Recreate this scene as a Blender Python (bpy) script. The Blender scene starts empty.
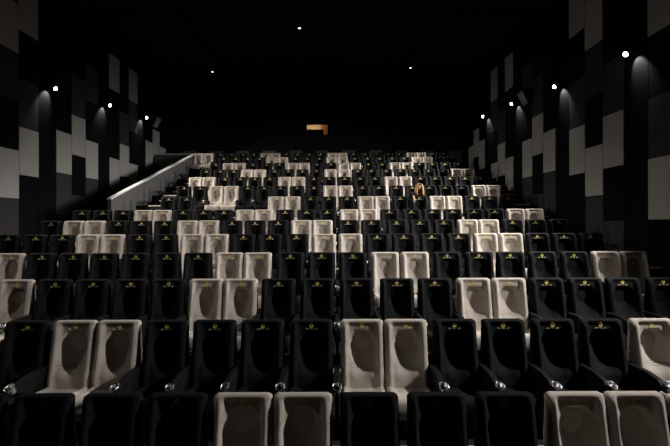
import bpy, bmesh, math, random
from mathutils import Vector, Matrix
random.seed(7)
C = bpy.context.scene.collection
PI = math.pi
CAMZ = 2.535           # camera height above the floor of the front row
F = 340.0              # focal length in pixels of the 670 px wide frame
XP = -7.19              # inner face of the parapet along the left aisle
XL, XR, YB, ZC = -9.27, 7.35, 18.65, CAMZ + 7.3

# ------------------------------------------------------------------ helpers
def sstep(a, b, x):
    t = max(0.0, min(1.0, (x - a) / (b - a)))
    return t * t * (3 - 2 * t)

def new_mesh(name, bm, mats, smooth=True):
    me = bpy.data.meshes.new(name)
    bm.to_mesh(me); bm.free()
    for m in (mats if isinstance(mats, (list, tuple)) else [mats]):
        me.materials.append(m)
    if smooth:
        for p in me.polygons: p.use_smooth = True
    return me

def link(name, me, parent=None, loc=None):
    o = bpy.data.objects.new(name, me)
    C.objects.link(o)
    if parent is not None: o.parent = parent
    if loc is not None: o.location = loc
    return o

def obj(name, bm, mats, parent=None, smooth=False, loc=None):
    return link(name, new_mesh(name, bm, mats, smooth), parent, loc)

def tag(o, label, cat=None, group=None, kind=None):
    o['label'] = label
    if cat: o['category'] = cat
    if group: o['group'] = group
    if kind: o['kind'] = kind
    return o

def empty(name, loc, label, cat, group=None, rz=0.0):
    o = bpy.data.objects.new(name, None); C.objects.link(o)
    o.location = loc; o.rotation_euler = (0, 0, rz); o.empty_display_size = .1
    return tag(o, label, cat, group)

def box(bm, x0, x1, y0, y1, z0, z1, mi=0, bev=0.0, M=None):
    tmp = bmesh.new()
    bmesh.ops.create_cube(tmp, size=1.0)
    for v in tmp.verts:
        v.co = Vector(((x0 + x1) / 2 + v.co.x * (x1 - x0), (y0 + y1) / 2 + v.co.y * (y1 - y0), (z0 + z1) / 2 + v.co.z * (z1 - z0)))
    if bev: bmesh.ops.bevel(tmp, geom=list(tmp.edges), offset=bev, segments=2, affect='EDGES', profile=.6)
    add(bm, tmp, mi, M)

def add(bm, tmp, mi=0, M=None):
    if M is not None: bmesh.ops.transform(tmp, matrix=M, verts=tmp.verts)
    vs = [bm.verts.new(v.co) for v in tmp.verts]
    tmp.verts.index_update()
    for f in tmp.faces:
        try:
            nf = bm.faces.new([vs[v.index] for v in f.verts]); nf.material_index = mi
        except ValueError: pass
    tmp.free()

def lathe(bm, prof, n=24, mi=0, M=None):
    """prof: list of (r, z) revolved about z"""
    tmp = bmesh.new(); rings = []
    for r, z in prof:
        if r < 1e-6: rings.append([tmp.verts.new((0, 0, z))])
        else: rings.append([tmp.verts.new((r * math.cos(2 * PI * k / n), r * math.sin(2 * PI * k / n), z)) for k in range(n)])
    for a, b in zip(rings, rings[1:]):
        for k in range(n):
            q = [a[k % len(a)], a[(k + 1) % len(a)], b[(k + 1) % len(b)], b[k % len(b)]]
            u = []
            for v in q:
                if v not in u: u.append(v)
            if len(u) >= 3: tmp.faces.new(u)
    bmesh.ops.recalc_face_normals(tmp, faces=tmp.faces)
    add(bm, tmp, mi, M)

def prism(bm, pts, x0, x1, bev=0.0, mi=0, M=None):
    """polygon pts (y, z) extruded along x"""
    tmp = bmesh.new()
    a = [tmp.verts.new((x0, y, z)) for y, z in pts]; b = [tmp.verts.new((x1, y, z)) for y, z in pts]
    n = len(pts)
    tmp.faces.new(a); tmp.faces.new(b)
    for i in range(n): tmp.faces.new((a[i], a[(i + 1) % n], b[(i + 1) % n], b[i]))
    bmesh.ops.recalc_face_normals(tmp, faces=tmp.faces)
    if bev: bmesh.ops.bevel(tmp, geom=list(tmp.edges), offset=bev, segments=3, affect='EDGES', profile=.5)
    add(bm, tmp, mi, M)

# ---------------------------------------------------------------- materials
def mat(name, col, rough=.8, metal=0.0, sheen=0.0, spec=.3, emis=None, estr=0.0):
    m = bpy.data.materials.new(name); m.use_nodes = True
    b = m.node_tree.nodes['Principled BSDF']
    b.inputs['Base Color'].default_value = (*col, 1); b.inputs['Roughness'].default_value = rough
    b.inputs['Metallic'].default_value = metal; b.inputs['Specular IOR Level'].default_value = spec
    b.inputs['Sheen Weight'].default_value = sheen; b.inputs['Sheen Roughness'].default_value = .4
    if emis:
        b.inputs['Emission Color'].default_value = (*emis, 1); b.inputs['Emission Strength'].default_value = estr
    return m

def fabric(name, col, col2, scale=260, bump=.15, sheen=.0, seams=False, spec=.1, rough=.9):
    m = mat(name, col, rough, sheen=sheen, spec=spec); nt = m.node_tree; N = nt.nodes; L = nt.links
    b = N['Principled BSDF']; tc = N.new('ShaderNodeTexCoord')
    nz = N.new('ShaderNodeTexNoise'); nz.inputs['Scale'].default_value = 9; nz.inputs['Detail'].default_value = 6
    L.new(tc.outputs['Object'], nz.inputs['Vector'])
    mx = N.new('ShaderNodeMix'); mx.data_type = 'RGBA'
    mx.inputs[6].default_value = (*col, 1); mx.inputs[7].default_value = (*col2, 1)
    L.new(nz.outputs['Fac'], mx.inputs[0]); L.new(mx.outputs[2], b.inputs['Base Color'])
    n2 = N.new('ShaderNodeTexNoise'); n2.inputs['Scale'].default_value = scale; n2.inputs['Detail'].default_value = 2
    L.new(tc.outputs['Object'], n2.inputs['Vector'])
    hgt = n2.outputs['Fac']
    bp = N.new('ShaderNodeBump'); bp.inputs['Strength'].default_value = bump; bp.inputs['Distance'].default_value = .004
    L.new(hgt, bp.inputs['Height']); L.new(bp.outputs['Normal'], b.inputs['Normal'])
    if seams:
        # stitched seams sewn across the upholstery: narrow grooves at fixed heights
        sx = N.new('ShaderNodeSeparateXYZ'); L.new(tc.outputs['Object'], sx.inputs[0])
        prev = None
        for z in (.875, .565, .585, .605):
            d = N.new('ShaderNodeMath'); d.operation = 'SUBTRACT'; d.inputs[1].default_value = z; L.new(sx.outputs['Z'], d.inputs[0])
            a = N.new('ShaderNodeMath'); a.operation = 'ABSOLUTE'; L.new(d.outputs[0], a.inputs[0])
            r = N.new('ShaderNodeMapRange'); r.inputs['From Max'].default_value = .005; L.new(a.outputs[0], r.inputs['Value'])
            if prev is None: prev = r.outputs[0]
            else:
                mn = N.new('ShaderNodeMath'); mn.operation = 'MINIMUM'; L.new(prev, mn.inputs[0]); L.new(r.outputs[0], mn.inputs[1]); prev = mn.outputs[0]
        b2 = N.new('ShaderNodeBump'); b2.inputs['Strength'].default_value = .7; b2.inputs['Distance'].default_value = .006
        L.new(prev, b2.inputs['Height']); L.new(bp.outputs['Normal'], b2.inputs['Normal']); L.new(b2.outputs['Normal'], b.inputs['Normal'])
    return m

M_PALE = fabric('pale_velour', (.50, .44, .385), (.58, .52, .46), seams=True, sheen=.15)
M_DARK = fabric('black_velour', (.0075, .0077, .0083), (.0115, .0118, .0125), seams=True, sheen=.012, spec=.12, rough=.8)
M_ARM = mat('black_vinyl', (.006, .0062, .0066), .6, spec=.2)
M_STEEL = mat('chrome', (.72, .72, .74), .22, metal=1.0)
M_BASE = mat('black_steel', (.012, .012, .013), .5)
M_GOLD = mat('gold_thread', (.98, .78, .22), .6)
M_CREAM = mat('cream_thread', (.95, .88, .55), .6)
M_PLIGHT = fabric('pale_wall_fabric', (.32, .314, .292), (.365, .355, .33), scale=120, bump=.25, spec=.05)
M_PMID = fabric('grey_wall_fabric', (.034, .032, .032), (.042, .039, .039), scale=120, bump=.25)
M_PBLK = fabric('black_wall_fabric', (.0038, .004, .0052), (.0055, .0058, .007), scale=120, bump=.25, spec=.05)
M_WALL = mat('black_wall_paint', (.006, .006, .0075), .9)
M_CEIL = fabric('black_ceiling_paint', (.005, .005, .0055), (.008, .008, .0085), scale=60)
M_CARPET = fabric('dark_carpet', (.014, .014, .016), (.024, .023, .024), scale=180, bump=.4)
M_NOSE = mat('pale_step_nosing', (.62, .58, .47), .7)
M_COPING = mat('white_coping', (.70, .70, .68), .55)
M_PARAPET = fabric('grey_plaster', (.10, .097, .095), (.12, .117, .115), scale=40, bump=.1)
M_WAINS = fabric('grey_fabric_panel', (.10, .10, .105), (.12, .12, .125), scale=120)
M_LAMP = mat('lamp_housing', (.05, .05, .055), .4, metal=.6)
M_BULB = mat('lamp_lens', (1, 1, 1), .3, emis=(.93, .96, 1.0), estr=14)
M_DOWN = mat('downlight_lens', (1, 1, 1), .3, emis=(1, .92, .75), estr=2.5)
M_SPK = mat('speaker_black', (.02, .02, .022), .55)
M_GRILLE = mat('speaker_grille', (.28, .28, .29), .6)
M_BOOTH = mat('booth_cream', (.80, .66, .42), .8)
M_WOOD = mat('booth_wood', (.36, .17, .07), .7)
M_FRAME = mat('booth_frame', (.48, .42, .45), .6)
M_PROJ = mat('projector_grey', (.05, .055, .05), .5)

# ------------------------------------------------------------ rows of seats
ROWS = {
 0: "-28 40 110 175 241L 302L 369 437 506 577L 637L",
 1: "26 74L 117L 165 213 261 311 362L 405L 455 504 554 602 653L",
 2: "15L 55 93 130 166.5 205L 238.5L 277 317 356.5 397 435 474L 510L 547 587 623 665",
 3: "10L 42 73 104 134.5 166 197 227.5L 255L 290 322 352 385L 415L 447.5 479.5 511 543 576 605.5L 635L",
 4: "7 35.5 62 88L 114L 138 164 190.5L 217L 243 269.6 295 324L 351L 376.7 404 432 459 486L 512L 538.5 564 591",
 5: "52 74.6L 95L 117 140.5 163 188.5L 208L 231 254 277 301L 322L 348 371.5 397 420 444 468L 489L 514 536 559",
 6: "82 102 123 143.5L 162L 182 202.5 223 245L 263L 285 306.5 327 349L 368L 389.5 412 432 453 474.4 495.4 516L 535L",
 7: "168.5 186.4 gap 276L 292.5L 310.5 328.6 347 366L 382L 400.6 419.7 437.5L 454.5L 472.4 490 508",
 8: "184 200 216.6L 231.5L 247.7 264 280.5 297 314 330.6L 345.5L 362.5 379 396.4 412.5 429.5 445.5 462 479L 493.5L",
 9: "196L 209L 224.8 240.7 254.6 269.7 285L 298.8L 314 329.3 344.7 360.4 375 391L 405.5L 420.6 435.3 450.5 465 481",
 10: "206.6 220 234 247.8L 260L 274.7 288.4 302.7 316.5 330.7L 344L 358 371.6 386.3 400.5 414.4 429 443 457L 469L",
 11: "215.8 228.7L 240.3L 252.9 266.5 279.5 292.6L 304.2L 317 331 343.9L 355.5L 368.7 382.3 395L 407.4L 419.6 432.2 445.5 458.4",
 12: "224 235.9 247.8 260 271.9L 283L 295.4 307.7 319.6 331L 342.4L 355 367.5 380 392.5 404.7 416L 427.5L 439.7 451.9",
 13: "199L 209L 220.6 232 243 253.8 265.3L 275.5L 286.8 298 309.5 320.8 332L 342.5L 354 365.4 377 388.2 399.7 411L 421L 432.5 444",
}
def row_y(r):
    if r <= 6: return 2.905 + 1.073 * r
    if r <= 12: return 10.78 + 1.06 * (r - 7)
    return 17.3
def row_z(r):                                  # floor height of the row
    return ((-.04, .293)[r] if r < 2 else .3015 * r) if r <= 6 else (2.282 + .455 * (r - 7))
def tier_front(r): return row_y(r) - .60

# -------------------------------------------------------- the seat's meshes
WB, ZB0, ZB1 = .252, .30, 1.10
TANR = math.tan(math.radians(9))
def back_front(x, z):
    """forward bulge of the backrest's front face: a hollow between two side bolsters, deepest under the head pad"""
    ax = abs(x)
    # half-width of the hollow: a long hexagon, widest at z=.80
    if z > .80: w = .190 - .080 * sstep(.80, .99, z)
    else: w = .190 - .110 * (.80 - z) / .40
    t = min(1.0, ax / max(w, .03))
    bowl = (1 - t * t) ** 1.25
    g = sstep(1.0, .90, z) * sstep(.38, .80, z)
    ridge = .022 * math.exp(-((ax - .198) / .030) ** 2) * sstep(1.09, 1.02, z)
    pad = .025 * (1 - sstep(.140, .190, ax)) * sstep(1.085, 1.035, z) * sstep(.48, .62, z)   # inner panel set back between the bolsters
    return .078 - HOLLOW * bowl * g - pad + ridge + .010 * math.exp(-((z - .50) / .06) ** 2)
HOLLOW = .108

def shell(nx, nz, half, z0, z1, rcorn, redge, front, back, shear):
    bm = bmesh.new()
    us = [-1 + 2 * i / nx for i in range(nx + 1)]
    # denser near the ends
    us = [math.sin(u * PI / 2) * .35 + u * .65 for u in us]
    vs = [i / nz for i in range(nz + 1)]
    vs = [v + .10 * math.sin(2 * PI * v) / (2 * PI) * -1 for v in vs]
    Fg, Bg = [], []
    for v in vs:
        z = z0 + (z1 - z0) * v
        hw = half
        if z > z1 - rcorn: hw = half - rcorn + math.sqrt(max(0, rcorn ** 2 - (z - (z1 - rcorn)) ** 2))
        if z < z0 + rcorn: hw = half - rcorn + math.sqrt(max(0, rcorn ** 2 - ((z0 + rcorn) - z) ** 2))
        fr, br = [], []
        for u in us:
            x = hw * u
            e = min(hw - abs(x), z1 - z, z - z0)
            rd = redge - math.sqrt(max(0, redge ** 2 - (redge - min(e, redge)) ** 2))
            y = -front(x, z) + rd
            fr.append(bm.verts.new((x, y + shear(z), z)))
            br.append(bm.verts.new((x, back(x, z) - rd * .6 + shear(z), z)))
        Fg.append(fr); Bg.append(br)
    for G, flip in ((Fg, False), (Bg, True)):
        for j in range(nz):
            for i in range(nx):
                q = (G[j][i], G[j][i + 1], G[j + 1][i + 1], G[j + 1][i])
                bm.faces.new(q if not flip else q[::-1])
    for j in range(nz):
        bm.faces.new((Fg[j][0], Fg[j + 1][0], Bg[j + 1][0], Bg[j][0]))
        bm.faces.new((Fg[j][-1], Bg[j][-1], Bg[j + 1][-1], Fg[j + 1][-1]))
    for i in range(nx):
        bm.faces.new((Fg[0][i], Bg[0][i], Bg[0][i + 1], Fg[0][i + 1]))
        bm.faces.new((Fg[-1][i], Fg[-1][i + 1], Bg[-1][i + 1], Bg[-1][i]))
    return bm
def shear(z): return (z - 1.02) * TANR + .085
def backrest_bm(): return shell(30, 44, WB, ZB0, ZB1, .038, .022, back_front, lambda x, z: .055 - .075 * sstep(.62, 1.08, z), shear)

def cushion_bm():
    # cushion: heightfield of the same kind lying flat (x, length, height)
    bm = shell(20, 20, .252, -.50, .02, .05, .045,
               lambda x, l: .0 + .028 * sstep(.13, .22, abs(x)) * sstep(-.5, -.3, l) + .02 * sstep(-.25, -.48, l), lambda x, l: .20, lambda l: 0.0)
    for v in bm.verts:
        x, y, z = v.co
        v.co = (x * .98, z, .345 - y - .12 * (z + .02))          # dips towards the back
    bmesh.ops.recalc_face_normals(bm, faces=bm.faces)
    return bm

AW = .068            # width of an armrest pad; fits the gap between two seats
def arm_bm():
    bm = bmesh.new()
    h = AW / 2
    prism(bm, [(.08, .605), (-.26, .605), (-.40, .575), (-.45, .52), (-.44, .48), (-.36, .44), (.0, .46), (.08, .50)], -h, h, .009)
    prism(bm, [(.06, .54), (-.36, .54), (-.38, .30), (.0, .30)], -h * .7, h * .7, .006)
    prism(bm, [(-.10, .32), (-.24, .32), (-.24, .0), (-.10, .0)], -h * .6, h * .6, .006)
    return bm

def cup_bm():
    bm = bmesh.new()
    M = Matrix.Translation((0, -.485, .555)) @ Matrix.Rotation(math.radians(28), 4, 'X')
    lathe(bm, [(.0, -.085), (.030, -.085), (.040, -.06), (.047, .0), (.050, .012), (.049, .02), (.043, .02), (.040, .008), (.036, -.05), (.0, -.055)], 20, 0, M)
    return bm

def pedestal_bm():
    bm = bmesh.new()
    box(bm, -.05, .05, -.34, -.12, .0, .17, 0, .008)
    box(bm, -.11, .11, -.38, -.08, .0, .02, 0, .005)
    box(bm, -.20, .20, -.40, .0, .155, .185, 0, .006)
    return bm

def emblem_bm():
    bm = bmesh.new()
    def yf(x, z): return -back_front(x, z) + shear(z)
    def plate(pts, mi, t=.004):
        a = [bm.verts.new((x, yf(x, z) - t, z)) for x, z in pts]; b = [bm.verts.new((x, yf(x, z) + .004, z)) for x, z in pts]
        n = len(pts)
        f = bm.faces.new(a); f.material_index = mi
        for i in range(n):
            q = bm.faces.new((a[i], b[i], b[(i + 1) % n], a[(i + 1) % n])); q.material_index = mi
    cx, cz, R = .003, 1.036, .027
    # swirl: two tapering curls and a dot
    def curl(a0, a1, ro, w, ccx, ccz):
        n = 12
        for k in range(n):
            q = []
            for t, s in ((k / n, 1), ((k + 1) / n, 1), ((k + 1) / n, -1), (k / n, -1)):
                a = math.radians(a0 + (a1 - a0) * t); r = ro + s * (.0015 + w * math.sin(PI * min(1, t * .85 + .15)))
                q.append((ccx + r * math.cos(a), ccz + r * math.sin(a)))
            plate(q, 0)
    curl(60, 330, R * .82, .0055, cx, cz)
    curl(-40, 150, R * .42, .0045, cx + .006, cz - .002)
    plate([(cx + .008 + .010 * math.cos(k * PI / 4), cz - .004 + .010 * math.sin(k * PI / 4)) for k in range(8)], 0)
    # row of small embroidered letters under the swirl
    z0, z1 = .985, 1.002
    x = -.070
    for k, wd in enumerate((.014, .014, .005, .017, .014, .005, .014, .014)):
        if wd == .005: x += .011; continue
        s = .0042
        plate([(x, z0), (x + s, z0), (x + s, z1), (x, z1)], 1)
        plate([(x + wd - s, z0), (x + wd, z0), (x + wd, z1), (x + wd - s, z1)], 1)
        zz = z1 - .005 if k % 2 else z0
        plate([(x + s, zz), (x + wd - s, zz), (x + wd - s, zz + .005), (x + s, zz + .005)], 1)
        x += wd + .006
    bmesh.ops.recalc_face_normals(bm, faces=bm.faces)
    return bm

bmk = backrest_bm(); bmesh.ops.recalc_face_normals(bmk, faces=bmk.faces)
ME_BACK_P = new_mesh('backrest', bmk, M_PALE); ME_BACK_D = ME_BACK_P.copy(); ME_BACK_D.materials[0] = M_DARK
ME_CUSH_P = new_mesh('seat_cushion', cushion_bm(), M_PALE); ME_CUSH_D = ME_CUSH_P.copy(); ME_CUSH_D.materials[0] = M_DARK
ME_ARM = new_mesh('armrest', arm_bm(), M_ARM, False); ME_CUP = new_mesh('cup_holder', cup_bm(), M_STEEL)
ME_PED = new_mesh('pedestal', pedestal_bm(), M_BASE, False); ME_EMB = new_mesh('emblem', emblem_bm(), [M_GOLD, M_CREAM], False)

ORD = ['first', 'second', 'third', 'fourth', 'fifth', 'sixth', 'seventh', 'eighth', 'ninth', 'tenth', 'eleventh', 'twelfth', 'thirteenth', 'fourteenth']
def arm(parent, x, gap=.072):
    a = link('armrest', ME_ARM, parent, (x, 0, 0))
    a.scale.x = min(1.0, (gap - .004) / AW)
    c = link('cup_holder', ME_CUP, a); c['label'] = 'chrome cup holder'

def build_row(r, spec):
    y, z = row_y(r), row_z(r)
    toks = spec.split(); seats = []; gap = False
    for t in toks:
        if t == 'gap': gap = True; seats[-1]['gap_after'] = True; continue
        seats.append(dict(x=(float(t.rstrip('L')) - 335) * y / F, pale=t.endswith('L'), gap_before=gap, gap_after=False)); gap = False
    # pale seats come in pairs
    groups = []; i = 0
    while i < len(seats):
        if seats[i]['pale']:
            g = [i]
            if i + 1 < len(seats) and seats[i + 1]['pale']: g.append(i + 1)
            groups.append(g); i += len(g)
        else: i += 1
    # neighbours keep the gap of a pair (.512) or the wider gap that holds an armrest (.565)
    pr = {(g[0], g[1]) for g in groups if len(g) == 2}
    for _ in range(60):
        for i in range(len(seats) - 1):
            want = .512 if (i, i + 1) in pr else .565
            d = seats[i + 1]['x'] - seats[i]['x']
            if d < want:
                seats[i]['x'] -= (want - d) / 2; seats[i + 1]['x'] += (want - d) / 2
    rowname = 'front row' if r == 0 else ORD[r] + ' row from front'
    npair = sum(len(g) == 2 for g in groups)
    gname = {}
    k = 0
    for gi, g in enumerate(groups):
        if len(g) == 2:
            gname[gi] = ('only pale pair' if npair == 1 else ORD[k] + ' pale pair from left'); k += 1
        else: gname[gi] = 'pale seat at far ' + ('left' if gi == 0 else 'right')
    for i, s in enumerate(seats):
        gi_of = next((gi for gi, g in enumerate(groups) if i in g), None)
        if gi_of is not None:
            g = groups[gi_of]
            if len(g) == 2: lab = 'pale beige seat, %s one of the %s, %s' % ('left' if i == g[0] else 'right', gname[gi_of], rowname)
            else: lab = 'pale beige cinema seat at far %s of the %s' % ('left' if gi_of == 0 else 'right', rowname)
        else:
            best = min(range(len(groups)), key=lambda gi: min(abs(i - j) for j in groups[gi]))
            g = groups[best]
            if i > g[-1]: n, side = i - g[-1], 'right'
            else: n, side = g[0] - i, 'left'
            lab = 'black seat, %s %s of the %s, %s' % (ORD[n - 1], side, gname[best], rowname)
        e = empty('cinema_seat', (s['x'], y, z), lab, 'seat', 'cinema seats in the raked rows')
        link('backrest', ME_BACK_P if s['pale'] else ME_BACK_D, e)
        link('seat_cushion', ME_CUSH_P if s['pale'] else ME_CUSH_D, e)
        link('pedestal', ME_PED, e)
        em = link('emblem', ME_EMB, e); em['label'] = 'gold embroidered swirl with small letters'
        inpair = lambda j: any(len(g) == 2 and i in g and j in g for g in groups)
        if i == 0 or s['gap_before']:
            if r < 13: arm(e, -.29)
        elif not inpair(i - 1):
            d = s['x'] - seats[i - 1]['x']; arm(e, -d / 2, min(d - .504, .1))
        if i == len(seats) - 1 or s['gap_after']: arm(e, .29)
for r, spec in ROWS.items(): build_row(r, spec)

# ------------------------------------------------------------- setting shell
def struct(name, bm, mats, label, smooth=False):
    return tag(obj(name, bm, mats, None, smooth), label, 'room part', None, 'structure')

bm = bmesh.new()
box(bm, XL - .4, XR + .4, -3.0, tier_front(1), -.35, row_z(0))
for r in range(1, 14):
    y1 = tier_front(r + 1) if r < 13 else YB
    x0 = XL - .4 if r <= 6 else (XP if r < 13 else XL - .4)
    if r == 13: box(bm, XP, XR + .4, tier_front(r), y1, row_z(r - 1) - .4, row_z(r))
    else: box(bm, x0, XR + .4, tier_front(r), y1 + .0, row_z(r) - .75, row_z(r))
box(bm, XL - .4, XP, tier_front(7), YB, row_z(6) - .5, row_z(6))     # sunken landing of the side exit
# half steps in the two aisles of the steep upper rows
for r in range(7, 14):
    zz = (row_z(r - 1) + row_z(r)) / 2
    for a, b in ((-7.05, -5.58), (5.90, 7.28)):
        box(bm, a, b, tier_front(r) - .30, tier_front(r), row_z(r - 1) - .1, zz)
struct('floor', bm, M_CARPET, 'dark carpeted stepped floor under the rows of seats')

k = 0
for r in range(1, 14):
    k += 1
    bm = bmesh.new(); z = row_z(r); yf = tier_front(r)
    xa, xb = (XL + .02, XR - .02) if r <= 6 else (-6.75, 7.05)
    box(bm, xa, xb, yf - .012, yf + .035, z - .035, z + .006, 0, .004)
    if r >= 7:
        zz = (row_z(r - 1) + row_z(r)) / 2
        for a, b in ((-6.75, -6.15), (6.4, 7.05)):
            box(bm, a, b, yf - .312, yf - .265, zz - .035, zz + .006, 0, .004)
    struct('trim_%d' % k, bm, M_NOSE, 'pale nosing along the step edge of the %s row from front' % ORD[r])

# side walls with their upholstered panels
KCOL = {   # column counted from the back: (bottom, top, tone) above camera height; the rest is black
 -2: [(1.25, 2.68, 1), (2.68, 4.10, 2)], -1: [(.55, 1.98, 1), (3.40, 4.83, 2)], 0: [(1.25, 2.68, 1), (2.68, 4.10, 2)],
 1: [], 2: [(-.10, 1.32, 1), (1.32, 2.74, 2), (4.18, 5.60, 1), (5.60, 7.05, 2)],
 3: [(-.80, .62, 1), (2.05, 3.47, 2), (3.47, 4.90, 1)], 4: [(-.10, 1.32, 1), (1.32, 2.74, 2), (5.60, 7.05, 2)],
 5: [], 6: [(.30, 1.72, 1), (1.72, 3.14, 2), (4.60, 6.02, 1)], 7: [(-.40, 1.02, 1), (2.45, 3.87, 2), (3.87, 5.30, 1)], 8: [(.30, 1.72, 1), (1.72, 3.14, 2)],
 9: [], 10: [(1.45, 2.87, 2), (2.87, 4.30, 1), (5.72, 7.15, 2)], 11: [(-.70, .74, 1), (.74, 2.15, 2), (3.58, 5.00, 1), (5.00, 6.45, 2)],
 12: [(-1.40, .04, 1), (1.45, 2.87, 2), (2.87, 4.30, 1)], 13: [], 14: [(.05, 1.47, 2), (1.47, 2.87, 1), (4.33, 5.78, 2)],
 15: [(-.70, .74, 1), (.74, 2.15, 2), (3.58, 5.00, 2)], 16: [(1.45, 2.87, 2), (2.87, 4.30, 1)], 17: [], 18: [(.30, 1.72, 1), (1.72, 3.14, 2)],
 19: [(-.40, 1.02, 1), (2.45, 3.87, 2)], 20: [(.30, 1.72, 1), (1.72, 3.14, 2)], 21: [], 22: [(1.45, 2.87, 2)], 23: [(.74, 2.15, 2)],
}
def side_wall(name, xw, sgn, label):
    """xw: plane of the panel faces; sgn: +1 right wall, -1 left wall"""
    bm = bmesh.new()
    xb = xw + sgn * .06
    box(bm, min(xb, xb + sgn * .3), max(xb, xb + sgn * .3), -3.0, YB + .3, -.25, ZC + .2, 0)
    top = 7.28; bot = -CAMZ
    for kk, segs in KCOL.items():
        y1 = min(17.3 - .667 * kk, YB - .005); y0 = 17.3 - .667 * (kk + 1)
        y0 += .005; y1 -= .005
        allsegs = []; z = bot
        for a, b, t in sorted(segs) + [(top, None, None)]:
            while a - z > .05:          # fill with black panels about 1.42 tall
                n = max(1, round((a - z) / 1.42)); h = (a - z) / n
                allsegs.append((z, z + h, 0)); z += h
            if b is None: break
            allsegs.append((a, b, t)); z = b
        for a, b, t in allsegs:
            th = {0: .0, 1: .012, 2: .022}[t]
            x0, x1 = sorted((xw - sgn * th, xb + sgn * .01))
            box(bm, x0, x1, y0, y1, CAMZ + a + .005, CAMZ + b - .005, 1 + t, .008)
    struct(name, bm, [M_WALL, M_PBLK, M_PMID, M_PLIGHT], label)
side_wall('wall_right', XR, 1, 'right side wall clad in pale, grey and black upholstered panels')
side_wall('wall_left', XL, -1, 'left side wall clad in pale, grey and black upholstered panels')

# back wall with the projection opening
WX0, WX1, WZ0, WZ1 = -1.53, -.38, CAMZ + 4.86, CAMZ + 5.44
bm = bmesh.new()
box(bm, XL - .4, WX0, YB, YB + .18, 0, ZC + .2)
box(bm, WX1, XR + .4, YB, YB + .18, 0, ZC + .2)
box(bm, WX0, WX1, YB, YB + .18, 0, WZ0)
box(bm, WX0, WX1, YB, YB + .18, WZ1, ZC + .2)
struct('wall_back', bm, M_WALL, 'black back wall above the last row')
bm = bmesh.new()
box(bm, XL - .4, XR + .4, -3.3, -3.0, -.25, ZC + .2)
struct('wall_front', bm, M_WALL, 'dark front wall on the screen side of the hall')
bm = bmesh.new()
x = -8.3; n = 0
while x < 7.0:
    box(bm, x, x + .68, YB - .07, YB + .02, row_z(13) + .1, CAMZ + 3.965, 0, .01); x += 1.455
struct('trim_14', bm, M_WAINS, 'low grey upholstered panels along the back wall behind the last row')
bm = bmesh.new()
box(bm, WX0 - .03, WX1 + .03, YB - .03, YB + .02, WZ0 - .03, WZ0, 0); box(bm, WX0 - .03, WX1 + .03, YB - .03, YB + .02, WZ1, WZ1 + .03, 0)
box(bm, WX0 - .03, WX0, YB - .03, YB + .02, WZ0, WZ1, 0); box(bm, WX1, WX1 + .03, YB - .03, YB + .02, WZ0, WZ1, 0)
w = struct('window_1', bm, M_SPK, 'projection window with warm light high in the back wall')
gl = bpy.data.materials.new('booth_glass'); gl.use_nodes = True
gb = gl.node_tree.nodes['Principled BSDF']; gb.inputs['Transmission Weight'].default_value = 1; gb.inputs['Roughness'].default_value = .02; gb.inputs['IOR'].default_value = 1.05
bm = bmesh.new(); box(bm, WX0, WX1, YB + .08, YB + .086, WZ0, WZ1); obj('pane', bm, gl, w)
# the booth room behind the opening
bm = bmesh.new()
y0, y1 = YB + .18, YB + 2.2
box(bm, -3.2, 1.2, y1, y1 + .1, WZ0 - 1.2, WZ1 + .75)
struct('wall_booth_back', bm, M_BOOTH, 'cream rear wall of the projection booth seen through its window')
bm = bmesh.new(); box(bm, -3.2, 1.2, y0, y1, WZ1 + .75, WZ1 + .85); struct('ceiling_booth', bm, M_BOOTH, 'cream ceiling of the projection booth')
bm = bmesh.new(); box(bm, -3.2, 1.2, y0, y1, WZ0 - 1.3, WZ0 - 1.2); struct('floor_booth', bm, M_WOOD, 'floor of the projection booth')
bm = bmesh.new(); box(bm, -3.3, -3.2, y0, y1, WZ0 - 1.3, WZ1 + .85); struct('wall_booth_left', bm, M_BOOTH, 'left wall of the projection booth')
bm = bmesh.new(); box(bm, 1.2, 1.3, y0, y1, WZ0 - 1.3, WZ1 + .85); struct('wall_booth_right', bm, M_BOOTH, 'right wall of the projection booth')
p = empty('film_projector', (-1.05, YB + .75, WZ0 - 1.2), 'dark projector standing inside the lit projection booth', 'projector')
bm = bmesh.new(); box(bm, -.50, .42, -.30, .55, .62, 1.60, 0, .02); obj('projector_body', bm, M_PROJ, p)
bm = bmesh.new(); box(bm, -.30, .30, -.2, .45, 0, .62, 0, .01); obj('stand', bm, M_BASE, p)
bm = bmesh.new(); lathe(bm, [(0, 0), (.08, 0), (.08, .2), (.065, .2), (.06, .17), (0, .16)], 20, 0, Matrix.Translation((0, -.30, 1.3)) @ Matrix.Rotation(PI / 2, 4, 'X')); obj('lens', bm, M_PROJ, p)
sh = empty('booth_cupboard', (-.72, YB + 1.95, WZ0 - 1.2), 'brown wooden cupboard inside the projection booth at its right', 'cupboard')
bm = bmesh.new(); box(bm, -.10, .5, -.2, .24, 0, 2.32, 0, .01); obj('carcass', bm, M_WOOD, sh)
bm = bmesh.new(); box(bm, -.07, .47, -.225, -.2, .05, 2.27, 0, .006); obj('door', bm, M_WOOD, sh)

bm = bmesh.new()
box(bm, XL - .4, XR + .4, -3.3, YB + .3, ZC, ZC + .2)
for xs in (-5.6, 3.7):                       # lowered beams running towards the screen
    box(bm, xs - .35, xs + .35, -3, YB, ZC - .22, ZC + .05)
for ys in (4, 8, 12, 16):
    box(bm, XL, XR, ys - .1, ys + .1, ZC - .08, ZC + .05)
struct('ceiling', bm, M_CEIL, 'black ceiling with lowered beams')

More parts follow.
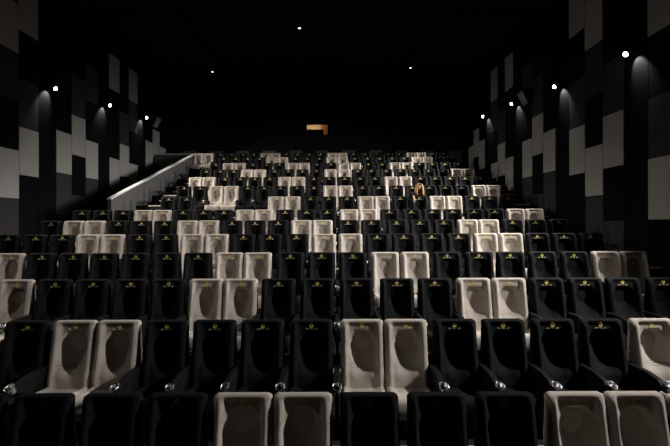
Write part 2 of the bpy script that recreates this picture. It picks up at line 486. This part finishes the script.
# side exit: parapet along the left aisle and its end wall
def zcop(y): return CAMZ + .82 + (3.53 - .82) * (y - 10.93) / (17.36 - 10.93)
bm = bmesh.new()
ya, yb = 10.93, 17.42
prism(bm, [(ya, row_z(6) - .5), (yb, row_z(6) - .5), (yb, zcop(yb) - .05), (ya, zcop(ya) - .05)], XP - .12, XP, .0)
struct('wall_parapet', bm, M_PARAPET, 'sloping grey parapet wall beside the left aisle stairs')
bm = bmesh.new()
prism(bm, [(ya - .02, zcop(ya) - .05), (yb, zcop(yb) - .05), (yb, zcop(yb) + .0), (ya - .02, zcop(ya) + .0)], XP - .135, XP + .015, .006)
struct('trim_15', bm, M_COPING, 'white coping on the sloping parapet beside the left aisle')
bm = bmesh.new()
box(bm, XL, XP, yb, yb + .12, row_z(6) - .5, zcop(yb) - .03)
struct('wall_landing', bm, M_PARAPET, 'grey end wall above the side exit at the top left')
bm = bmesh.new()
box(bm, XL, XP + .015, yb - .015, yb + .135, zcop(yb) - .03, zcop(yb) + .03, 0, .008)
struct('trim_16', bm, M_COPING, 'level white coping on the end wall above the side exit')
bm = bmesh.new(); box(bm, XL - .3, XP, yb + .12, YB, row_z(6) - .4, row_z(13))
struct('floor_gallery', bm, M_CARPET, 'dark carpeted gallery behind the side exit')

# --------------------------------------------------------------------- lamps
LAMPS = [(2.85, 3.35), (5.6, 3.75), (8.32, 4.14), (11.02, 4.42), (13.68, 4.79), (16.35, 5.11)]
POW = {}
def wall_lamp(side, i, y, h, power, aim, label, size=98, wash=0):
    sg = 1 if side == 'right' else -1
    xw = XR if sg > 0 else XL
    pos = Vector((xw - sg * .18, y, CAMZ + h))
    e = empty('wall_spotlight', (xw, y, CAMZ + h), label, 'lamp', 'spotlights along the side walls')
    d = (Vector(aim) - pos).normalized()
    R = d.to_track_quat('-Z', 'Y').to_matrix().to_4x4()
    M = Matrix.Translation(pos - e.location) @ R
    bm = bmesh.new()
    box(bm, *sorted((-sg * .0, -sg * .035)), -.06, .06, -.06, .06, 0, .008)
    obj('wall_plate', bm, M_LAMP, e)
    bm = bmesh.new()
    box(bm, *sorted((-sg * .03, -sg * .18)), -.018, .018, -.018, .018, 0, .004)
    obj('bracket', bm, M_LAMP, e)
    bm = bmesh.new()
    lathe(bm, [(0, .13), (.05, .13), (.062, .11), (.065, -.02), (.075, -.05), (.070, -.05), (.060, -.02), (0, -.015)], 24, 0, M)
    obj('lamp_head', bm, M_LAMP, e, True)
    bm = bmesh.new()
    lathe(bm, [(.062, -.045), (.055, -.068), (.035, -.085), (0, -.092)], 20, 0, M)
    obj('lens', bm, M_BULB, e, True)
    L = bpy.data.lights.new('spot', 'SPOT'); L.energy = power; L.color = (1.0, .965, .93) if side == 'right' else (1.0, .925, .84)
    L.spot_size = math.radians(size); L.spot_blend = .75; L.shadow_soft_size = .055
    lo = bpy.data.objects.new('spot_beam', L); C.objects.link(lo)
    lo.parent = e; lo.matrix_local = Matrix.Translation(pos - e.location + d * .16) @ R
    # extra spot added under the head to throw a scallop on the wall
    if wash:
        L2 = bpy.data.lights.new('wash', 'SPOT'); L2.energy = wash; L2.color = (1.0, .97, .94)
        L2.spot_size = math.radians(74); L2.spot_blend = .5; L2.shadow_soft_size = .03
        o2 = bpy.data.objects.new('added_wall_wash', L2); C.objects.link(o2); o2.parent = e
        d2 = Vector((sg * .70, -.25, -1)).normalized()
        o2.matrix_local = Matrix.Translation(pos - e.location + Vector((sg * .04, -.05, -.10))) @ d2.to_track_quat('-Z', 'Y').to_matrix().to_4x4()
NEAR = ['first', 'second', 'third', 'fourth', 'fifth', 'sixth']
# (x aimed at, how far behind the lamp's own row, power, cone)
BEAM = {'left': [(-2.4, 2.4, 100, 66), (-3.0, 1.2, 330, 62), (-4.0, .7, 850, 70), (-4.9, .9, 1700, 62), (-4.6, .6, 800, 64), (-4.2, -.2, 330, 72)],
        'right': [(1.4, 2.2, 1500, 62), (1.9, 1.4, 1650, 62), (2.2, .8, 1750, 72), (2.6, .9, 2000, 68), (2.5, .7, 1600, 66), (2.6, -.2, 420, 72)]}
for i, (y, h) in enumerate(LAMPS):
    for side in ('left', 'right'):
        ax, dy, pw_, cone_ = BEAM[side][i]
        ya_ = y + dy; r_ = min(13, max(0, (ya_ - 2.905) / 1.073))
        za_ = (.3 * r_ if r_ < 6.5 else 2.28 + .43 * (r_ - 7)) + 1.0
        wall_lamp(side, i, y, h, pw_, (ax, ya_, za_), 'lit spotlight on the %s wall, %s one counting from the screen end' % (side, NEAR[i]), cone_, 60 if i >= 2 else 0)

def downlight(x, y, label, power, zc=ZC):
    e = empty('ceiling_downlight', (x, y, zc), label, 'lamp', 'small downlights in the ceiling')
    bm = bmesh.new(); lathe(bm, [(.05, .0), (.085, -.0), (.085, -.02), (.06, -.03), (.05, -.01), (.05, 0)], 20); obj('trim_ring', bm, M_LAMP, e, True)
    bm = bmesh.new(); lathe(bm, [(.05, -.012), (.04, -.026), (0, -.034)], 16); obj('lens', bm, M_DOWN, e, True)
    L = bpy.data.lights.new('downlight', 'SPOT'); L.energy = power; L.color = (1, .95, .88); L.spot_size = math.radians(60); L.spot_blend = .8; L.shadow_soft_size = .05
    lo = bpy.data.objects.new('beam', L); C.objects.link(lo); lo.parent = e; lo.location = (0, 0, -.06)
downlight(-1.30, 12.7, 'small ceiling downlight nearest the middle of the dark ceiling', 60)
downlight(-5.68, 15.84, 'small ceiling downlight on the left lowered beam', 30, ZC - .22)
downlight(3.47, 15.5, 'small ceiling downlight on the right lowered beam', 30, ZC - .22)

bl = bpy.data.lights.new('booth_lamp', 'POINT'); bl.energy = 15; bl.color = (1, .80, .56); bl.shadow_soft_size = .1
blo = bpy.data.objects.new('booth_lamp', bl); C.objects.link(blo); blo.location = (-1.4, YB + 1.2, WZ1 + .5)

# surround loudspeakers on the side walls
def speaker(xw, sg, y, h, label):
    e = empty('wall_loudspeaker', (xw, y, CAMZ + h), label, 'loudspeaker', 'loudspeakers on the side walls')
    bm = bmesh.new()
    tmp = bmesh.new()
    pr = [(0, -.26), (.16, -.30), (.42, .20), (.34, .26), (0, .26)]
    a = [tmp.verts.new((-sg * px, -.19, pz)) for px, pz in pr]; b = [tmp.verts.new((-sg * px, .19, pz)) for px, pz in pr]
    tmp.faces.new(a); tmp.faces.new(b)
    for i in range(5): tmp.faces.new((a[i], a[(i + 1) % 5], b[(i + 1) % 5], b[i]))
    bmesh.ops.recalc_face_normals(tmp, faces=tmp.faces)
    bmesh.ops.bevel(tmp, geom=list(tmp.edges), offset=.012, segments=2, affect='EDGES')
    add(bm, tmp); obj('speaker_cabinet', bm, M_SPK, e)
    bm = bmesh.new(); tmp = bmesh.new()
    q = [(.175, -.275), (.195, -.285), (.43, .17), (.41, .18)]
    a = [tmp.verts.new((-sg * px, -.17, pz)) for px, pz in q]; b = [tmp.verts.new((-sg * px, .17, pz)) for px, pz in q]
    tmp.faces.new(a); tmp.faces.new(b)
    for i in range(4): tmp.faces.new((a[i], a[(i + 1) % 4], b[(i + 1) % 4], b[i]))
    bmesh.ops.recalc_face_normals(tmp, faces=tmp.faces)
    add(bm, tmp); obj('grille', bm, M_GRILLE, e)
speaker(XL, -1, 17.2, 5.15, 'wall loudspeaker high on the left wall beside the farthest spotlight')
speaker(XR, 1, 12.75, 4.70, 'dark wall loudspeaker on the right wall between two spotlights')

# -------------------------------------------------------------------- person
M_SKIN = mat('skin', (.62, .40, .30), .55); M_HAIR = fabric('ginger_hair', (.24, .095, .025), (.52, .28, .10), scale=90, bump=.4, spec=.4, rough=.5)
M_JACKET = fabric('black_jacket', (.012, .012, .014), (.02, .02, .022)); M_TROUSER = fabric('dark_trousers', (.014, .016, .022), (.02, .022, .03))
M_SHOE = mat('dark_shoes', (.02, .018, .016), .5); M_EYE = mat('eye', (.05, .04, .03), .2)
def skin(name, chains, m, parent=None, sub=2):
    """chains of (point, radius); a point given by the key of an earlier one joins there"""
    pts, rad, edges, key = [], [], [], {}
    for ch in chains:
        prev = None
        for it in ch:
            if isinstance(it, str): cur = key[it]
            else:
                k, p, r = it; pts.append(p); rad.append(r); cur = len(pts) - 1; key[k] = cur
            if prev is not None: edges.append((prev, cur))
            prev = cur
    me = bpy.data.meshes.new(name); me.from_pydata(pts, edges, [])
    o = link(name, me, parent); me.materials.append(m)
    md = o.modifiers.new('Skin', 'SKIN'); md.use_smooth_shade = True
    for i, r in enumerate(rad):
        sv = me.skin_vertices[0].data[i]; sv.radius = (r, r) if not isinstance(r, tuple) else r; sv.use_root = (i == 0)
    sd = o.modifiers.new('Subdivision', 'SUBSURF'); sd.levels = sub; sd.render_levels = sub
    return o
def hand(pre, wrist_key, w, d, up):
    """five fingers leaving the palm; d: direction of the fingers, up: back of the hand"""
    d = Vector(d).normalized(); up = Vector(up).normalized(); sd = d.cross(up).normalized(); w = Vector(w)
    palm = w + d * .055; out = [[wrist_key, (pre + 'palm', tuple(palm), (.036, .020))]]
    for k, (off, ln) in enumerate(((-.028, .070), (-.010, .080), (.010, .075), (.027, .060))):
        a = w + d * .085 + sd * off; b_ = a + d * ln * .5 - up * .008; c = b_ + d * ln * .5 - up * .022
        out.append([pre + 'palm', (pre + 'f%da' % k, tuple(a), .010), (pre + 'f%db' % k, tuple(b_), .0088), (pre + 'f%dc' % k, tuple(c), .007)])
    a = w + d * .03 - sd * .035; b_ = a + d * .035 - sd * .022 - up * .008; c = b_ + d * .028 - up * .01
    out.append([pre + 'palm', (pre + 'ta', tuple(a), .012), (pre + 'tb', tuple(b_), .0105), (pre + 'tc', tuple(c), .008)])
    return out
px, py, pz = (412.5 - 335) * row_y(8) / F, row_y(8), row_z(8)
pe = empty('person', (px, py, pz), 'ginger-haired person in dark jacket leaning forward, one arm over the seat in front', 'person')
SHL, ELL, OVL, WRL = (-.175, -.47, .80), (-.235, -.80, .735), (-.232, -1.02, .715), (-.215, -1.155, .575)
SHR, ELR, WRR = (.185, -.44, .80), (.235, -.50, .60), (.11, -.68, .60)
body = [[('pelvis', (0, -.16, .575), .125), ('waist', (0, -.27, .68), .105), ('chest', (0, -.40, .78), .12), ('neck0', (.035, -.50, .865), .055), ('neck', (.06, -.54, .895), .050),
         ('jaw', (.085, -.615, .915), .066), ('skull', (.09, -.615, .985), .088), ('crown', (.09, -.60, 1.035), .060)],
        ['jaw', ('nose', (.095, -.712, .93), .012)],
        ['chest', ('shl', SHL, .058), ('ell', ELL, .042), ('ovl', OVL, .037), ('wrl', WRL, .027)],
        ['chest', ('shr', SHR, .058), ('elr', ELR, .042), ('wrr', WRR, .028)]]
body += hand('l', 'wrl', WRL, (.10, -.10, -1), (0, -1, .1)) + hand('r', 'wrr', WRR, (-.8, -.6, -.1), (0, .1, 1))
for nm, sg in (('l', -1), ('r', 1)):
    body.append(['pelvis', ('hip' + nm, (sg * .095, -.20, .565), .085), ('kn' + nm, (sg * .13, -.575, .545), .058), ('ca' + nm, (sg * .13, -.53, .34), .054), ('an' + nm, (sg * .12, -.43, .10), .036), ('to' + nm, (sg * .13, -.55, .04), .034)])
skin('body', body, M_SKIN, pe)
skin('jacket', [[('a', (0, -.17, .60), .142), ('b', (0, -.28, .69), .128), ('c', (0, -.40, .78), .140), ('d', (.03, -.485, .85), .075)],
                ['c', ('e', SHL, .074), ('f', ELL, .056), ('g', OVL, .050), ('h', tuple(Vector(WRL) + Vector((-.006, .045, .045))), .042)],
                ['c', ('i', SHR, .074), ('j', ELR, .056), ('k', tuple(Vector(WRR) + Vector((.03, .04, 0))), .042)]], M_JACKET, pe)
skin('trousers', [[('a', (0, -.15, .585), .132)] ] + [['a', ('h' + n, (s_ * .095, -.20, .575), .10), ('k' + n, (s_ * .13, -.575, .55), .073), ('c' + n, (s_ * .13, -.53, .34), .066), ('n' + n, (s_ * .12, -.43, .13), .055)] for n, s_ in (('l', -1), ('r', 1))], M_TROUSER, pe)
for s_ in (-1, 1):
    skin('shoe', [[('a', (s_ * .12, -.40, .05), .046), ('b', (s_ * .128, -.50, .045), .044), ('c', (s_ * .132, -.575, .038), .036)]], M_SHOE, pe)
    bm = bmesh.new(); bmesh.ops.create_icosphere(bm, subdivisions=2, radius=.012, matrix=Matrix.Translation((.09 + s_ * .032, -.692, .965))); obj('eye', bm, M_EYE, pe, True)
# long loose hair: a cap over the skull with locks falling past the shoulders, parted over the face
bm = bmesh.new(); nu, nv = 48, 20; rows = []
hx, hy, hz = .09, -.605, .975
for j in range(nv + 1):
    t = j / nv; ring = []
    for i in range(nu):
        a = -PI / 2 + .62 + (2 * PI - 1.24) * i / (nu - 1)          # leaves the face (towards -y) open
        if t < .45: ph = t / .45 * PI / 2; r = .118 * math.sin(ph); z = hz + .118 * math.cos(ph)
        else: q = (t - .45) / .55; r = .118 + .022 * math.sin(q * PI * .8); z = hz - .27 * q
        r += .007 * math.sin(i * 1.9 + 3 * t) + .004 * math.sin(i * 4.1)
        ring.append(bm.verts.new((hx + r * math.cos(a) * 1.05, hy + r * math.sin(a) - .02 * max(0, t - .45), z + (.02 * math.sin(i * 2.3) if j == nv else 0))))
    rows.append(ring)
for j in range(nv):
    for i in range(nu - 1): bm.faces.new((rows[j][i], rows[j][i + 1], rows[j + 1][i + 1], rows[j + 1][i]))
h = obj('hair', bm, M_HAIR, pe, True)
sd = h.modifiers.new('Solidify', 'SOLIDIFY'); sd.thickness = .018; sd.offset = 0

# -------------------------------------------------------------------- camera
cam = bpy.data.cameras.new('camera'); cam.sensor_width = 36; cam.lens = F / 670 * 36; cam.clip_end = 200
co = bpy.data.objects.new('camera', cam); C.objects.link(co)
co.matrix_world = Matrix.Translation((0, 0, CAMZ)) @ Matrix.Rotation(PI / 2, 4, 'X') @ Matrix.Rotation(math.radians(-.2), 4, 'Z')
S = bpy.context.scene; S.camera = co
W = bpy.data.worlds.new('world'); S.world = W; W.use_nodes = True
W.node_tree.nodes['Background'].inputs[0].default_value = (0, 0, 0, 1)
W.node_tree.nodes['Background'].inputs[1].default_value = 0
S.view_settings.view_transform = 'Standard'; S.view_settings.look = 'None'; S.view_settings.gamma = 1; S.view_settings.exposure = .38
S.view_settings.use_curve_mapping = False
S.cycles.use_denoising = True
